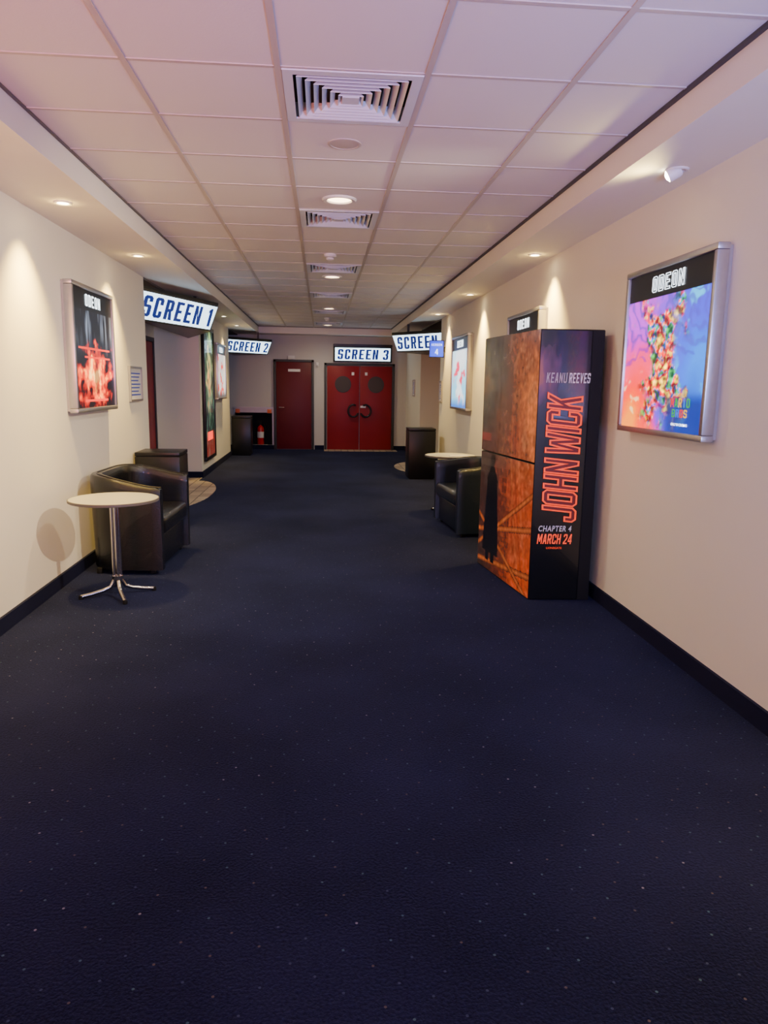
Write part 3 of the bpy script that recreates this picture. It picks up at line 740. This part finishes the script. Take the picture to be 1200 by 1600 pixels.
thing('display_stand','tall black and orange cardboard film display stand with vertical lettering','cardboard display stand',(1.66,5.46,0),
    [(lower,[pl]),(upper,[pu]),(fu,T),strip])

# ------------------------------------------------------------------ tub chairs
def tub(mat_,w=.86,dp=.68,top0=.77,drop=.085,r=.20):
    hw=w/2;hd=dp/2;th=.10
    path=[]
    x_f=hd-.01
    for i in range(8): path.append((x_f-(x_f-(-hd+th/2+r))*i/8,-(hw-th/2),0))
    for i in range(9):
        a=math.pi/2*i/8;path.append((-hd+th/2+r-r*math.sin(a),-(hw-th/2)+r-r*math.cos(a),0))
    for i in range(1,6): path.append((-hd+th/2,-(hw-th/2-r)+2*(hw-th/2-r)*i/6,0))
    for i in range(9):
        a=math.pi/2*i/8;path.append((-hd+th/2+r-r*math.cos(a),(hw-th/2)-r+r*math.sin(a),0))
    for i in range(1,9): path.append((-hd+th/2+r+(x_f-(-hd+th/2+r))*i/8,(hw-th/2),0))
    path=[Vector(p) for p in path]
    def top(f): return top0-drop*sstep(.10,1.0,f)
    bm=bmesh.new();rings=[]
    for i,p in enumerate(path):
        d=(path[min(i+1,len(path)-1)]-path[max(i-1,0)]).normalized()
        n=V(d.y,-d.x,0)
        f=(p.x+hd)/dp
        zt_=top(f)
        h=th/2
        prof=[(-h*.8,.20),(-h*.95,.45),(-h*1.05,zt_-.07),(-h*1.0,zt_-.02),(-h*.75,zt_-.004),(0,zt_),(h*.75,zt_-.004),(h*.98,zt_-.02),(h,zt_-.07),(h*.95,.45),(h*.9,.04),(-h*.8,.04)]
        if i in(0,len(path)-1):
            prof=[(a*.8,b if b<.3 else b-.012) for a,b in prof]
        rings.append([bm.verts.new(p+n*a+V(0,0,b)) for a,b in prof])
    for a,b in zip(rings,rings[1:]):
        k=len(a)
        for j in range(k):
            bm.faces.new((a[j],a[(j+1)%k],b[(j+1)%k],b[j]))
    bm.faces.new(rings[0]);bm.faces.new(rings[-1][::-1])
    shell=obj('backrest_and_arms',bm,mat_,True)
    base=boxes('base',[((-hd+.08,-hw+th*.9,.03),(hd-.05,hw-th*.9,.30))],mat_,.02,3)
    seat=boxes('seat',[((-hd+.09,-hw+th,.30),(hd-.005,hw-th,.455))],mat_,.045,4)
    feet=[boxes('foot',[((sx*(hd-.1)-.02,sy*(hw-.08)-.02,0),(sx*(hd-.1)+.02,sy*(hw-.08)+.02,.045))],M['blackm'],.004) for sx in(-1,1) for sy in(-1,1)]
    seam=tube('piping',[p+V(0,0,top((p.x+hd)/dp)+.001) for p in path],.005,mat_,6)
    return [(shell,[seam]),seat,base]+feet
thing('tub_chair','black leather tub armchair beside a round table','armchair',(0,0,0),tub(M['leather'],1.02,.62,.785,.09,.25),at=(-1.53,6.18,0),rot=-.04)
thing('tub_chair','dark navy leather tub armchair beside a cardboard display stand','armchair',(0,0,0),tub(M['leatherblue'],1.0,.60,.74,.05),at=(1.60,7.57,0),rot=math.pi+.09)
def table():
    top=lathe('tabletop',(0,0,0),[(0,.678),(.285,.678),(.297,.684),(.300,.692),(.297,.700),(0,.700)],M['tabletop'],64)
    edge=lathe('edge_band',(0,0,0),[(.294,.680),(.303,.683),(.303,.699),(.297,.701)],M['tableedge'],64)
    legs=[]
    for k in range(4):
        a=math.radians(25+90*k);c,s=math.cos(a),math.sin(a)
        pr=[(.020,.675),(.020,.4),(.020,.16),(.026,.11),(.05,.065),(.10,.045),(.18,.028),(.25,.018)]
        legs.append(tube('leg',[(c*r,s*r,z) for r,z in pr],.0135,M['chrome'],12))
        legs.append(lathe('glide',(c*.25,s*.25,0),[(0,.030),(.014,.028),(.016,.012),(.014,0),(0,0)],M['blackm'],16))
    pl_=lathe('mounting_plate',(0,0,0),[(0,.660),(.09,.660),(.09,.678),(0,.678)],M['chrome'],24)
    col=cyl('collar',(0,0,0),.038,.12,.145,M['chrome'])
    return [(top,[edge]),pl_,col]+legs
t0=thing('round_table','round pale-topped cafe table on a chrome pedestal with four splayed feet','table',(0,0,0),table(),at=(-1.45,5.14,0))
t1=copy_thing(t0,(1.53,8.55,0),.3,'round pale-topped table with a leaflet on it behind an armchair')
lf=boxes('leaflet',[((1.50,8.35,.7012),(1.72,8.48,.706))],M['paper']);lf['label']='folded white paper leaflet lying on a round table';lf['category']='leaflet'

# ------------------------------------------------------------------ bins
def bin_(x0,x1,y0,y1,h,label):
    b=boxes('body',[((x0,y0,.02),(x1,y1,h-.045))],M['black'],.004)
    l=boxes('lid',[((x0,y0,h-.038),(x1,y1,h))],M['black'],.004)
    nk=boxes('flap',[((x0+.01,y0+.01,h-.047),(x1-.01,y1-.01,h-.036))],M['blackm'])
    pl=boxes('plinth',[((x0+.02,y0+.02,0),(x1-.02,y1-.02,.02))],M['blackm'])
    return thing('litter_bin',label,'bin',((x0+x1)/2,(y0+y1)/2,0),[pl,b,nk,l],'black box bins along the walls')
bin_(-1.895,-1.45,7.52,7.98,.80,'black square box bin beside the first recessed entrance')
bin_(1.41,1.85,11.7,12.15,.83,'black square box bin beside a recessed entrance')
bin_(-1.90,-1.50,15.56,15.98,.83,'black square box bin near the end of the corridor')

# ------------------------------------------------------------------ extinguisher
ex,ey=-1.44,YF+.12
bd=lathe('cylinder_body',(ex,ey,nz0),[(0,0),(.07,0),(.078,.012),(.078,.36),(.07,.40),(.045,.43),(.022,.445),(.022,.46),(0,.46)],M['ext'])
vl=boxes('valve_handle',[((ex-.02,ey-.02,nz0+.46),(ex+.02,ey+.02,nz0+.50)),((ex-.09,ey-.012,nz0+.50),(ex+.03,ey+.012,nz0+.52)),((ex-.08,ey-.012,nz0+.54),(ex+.02,ey+.012,nz0+.555)),((ex-.0,ey-.01,nz0+.5),(ex+.02,ey+.01,nz0+.55))],M['blackm'])
ho=tube('hose',[(ex+.02,ey,nz0+.48),(ex+.09,ey-.02,nz0+.47),(ex+.115,ey-.03,nz0+.38),(ex+.10,ey-.04,nz0+.20),(ex+.09,ey-.04,nz0+.12)],.012,M['blackm'])
lb=lathe('label_band',(ex,ey,nz0),[(.0785,.16),(.0790,.16),(.0790,.30),(.0785,.30)],M['paper'])
thing('fire_extinguisher','red fire extinguisher with a black hose standing in a dark niche','fire extinguisher',(ex,ey,nz0),[(bd,[lb]),vl,ho])
for x in (-1.95,-1.22):
    s=boxes('safety_sign',[((x-.05,YF-.03,nz1-.10),(x+.05,YF-.021,nz1-.01))],M['orangesign'],.002)
    s['label']='small orange safety sign above the extinguisher niche';s['category']='sign';s['group']='safety signs'

# ------------------------------------------------------------------ lights / world
light('lobby_lamp','AREA',(-1.3,-1.2,1.3),62,(1.,.24,.18),(-1.2,2.2,2.9),shape='RECTANGLE',size=.7,size_y=.7,spread=math.radians(80))
light('lobby_lamp','AREA',(1.3,-1.2,1.3),80,(.36,.40,1.),(1.1,2.6,2.9),shape='RECTANGLE',size=.7,size_y=.7,spread=math.radians(90))
w=bpy.data.worlds.new('world');S.world=w;w.use_nodes=True
bg=w.node_tree.nodes['Background'];bg.inputs[0].default_value=(.88,.88,.88,1);bg.inputs[1].default_value=1.05

# ------------------------------------------------------------------ camera
f=1130.;vx,vy,nx=503.,602.,-100.
Yc=V(vx-600,800-vy,-f).normalized();D=((vx-600)*nx+f*f)/(800-vy)
Zc=-V(nx,-D,-f).normalized();Xc=Yc.cross(Zc)
R=Matrix((Xc,Yc,Zc))
cd=bpy.data.cameras.new('camera');cd.sensor_fit='VERTICAL';cd.sensor_height=36;cd.sensor_width=27;cd.lens=f/1600*36;cd.clip_start=.05
co=link(bpy.data.objects.new('camera',cd));co.matrix_world=Matrix.Translation((0,0,1.5))@R.to_4x4()
S.camera=co
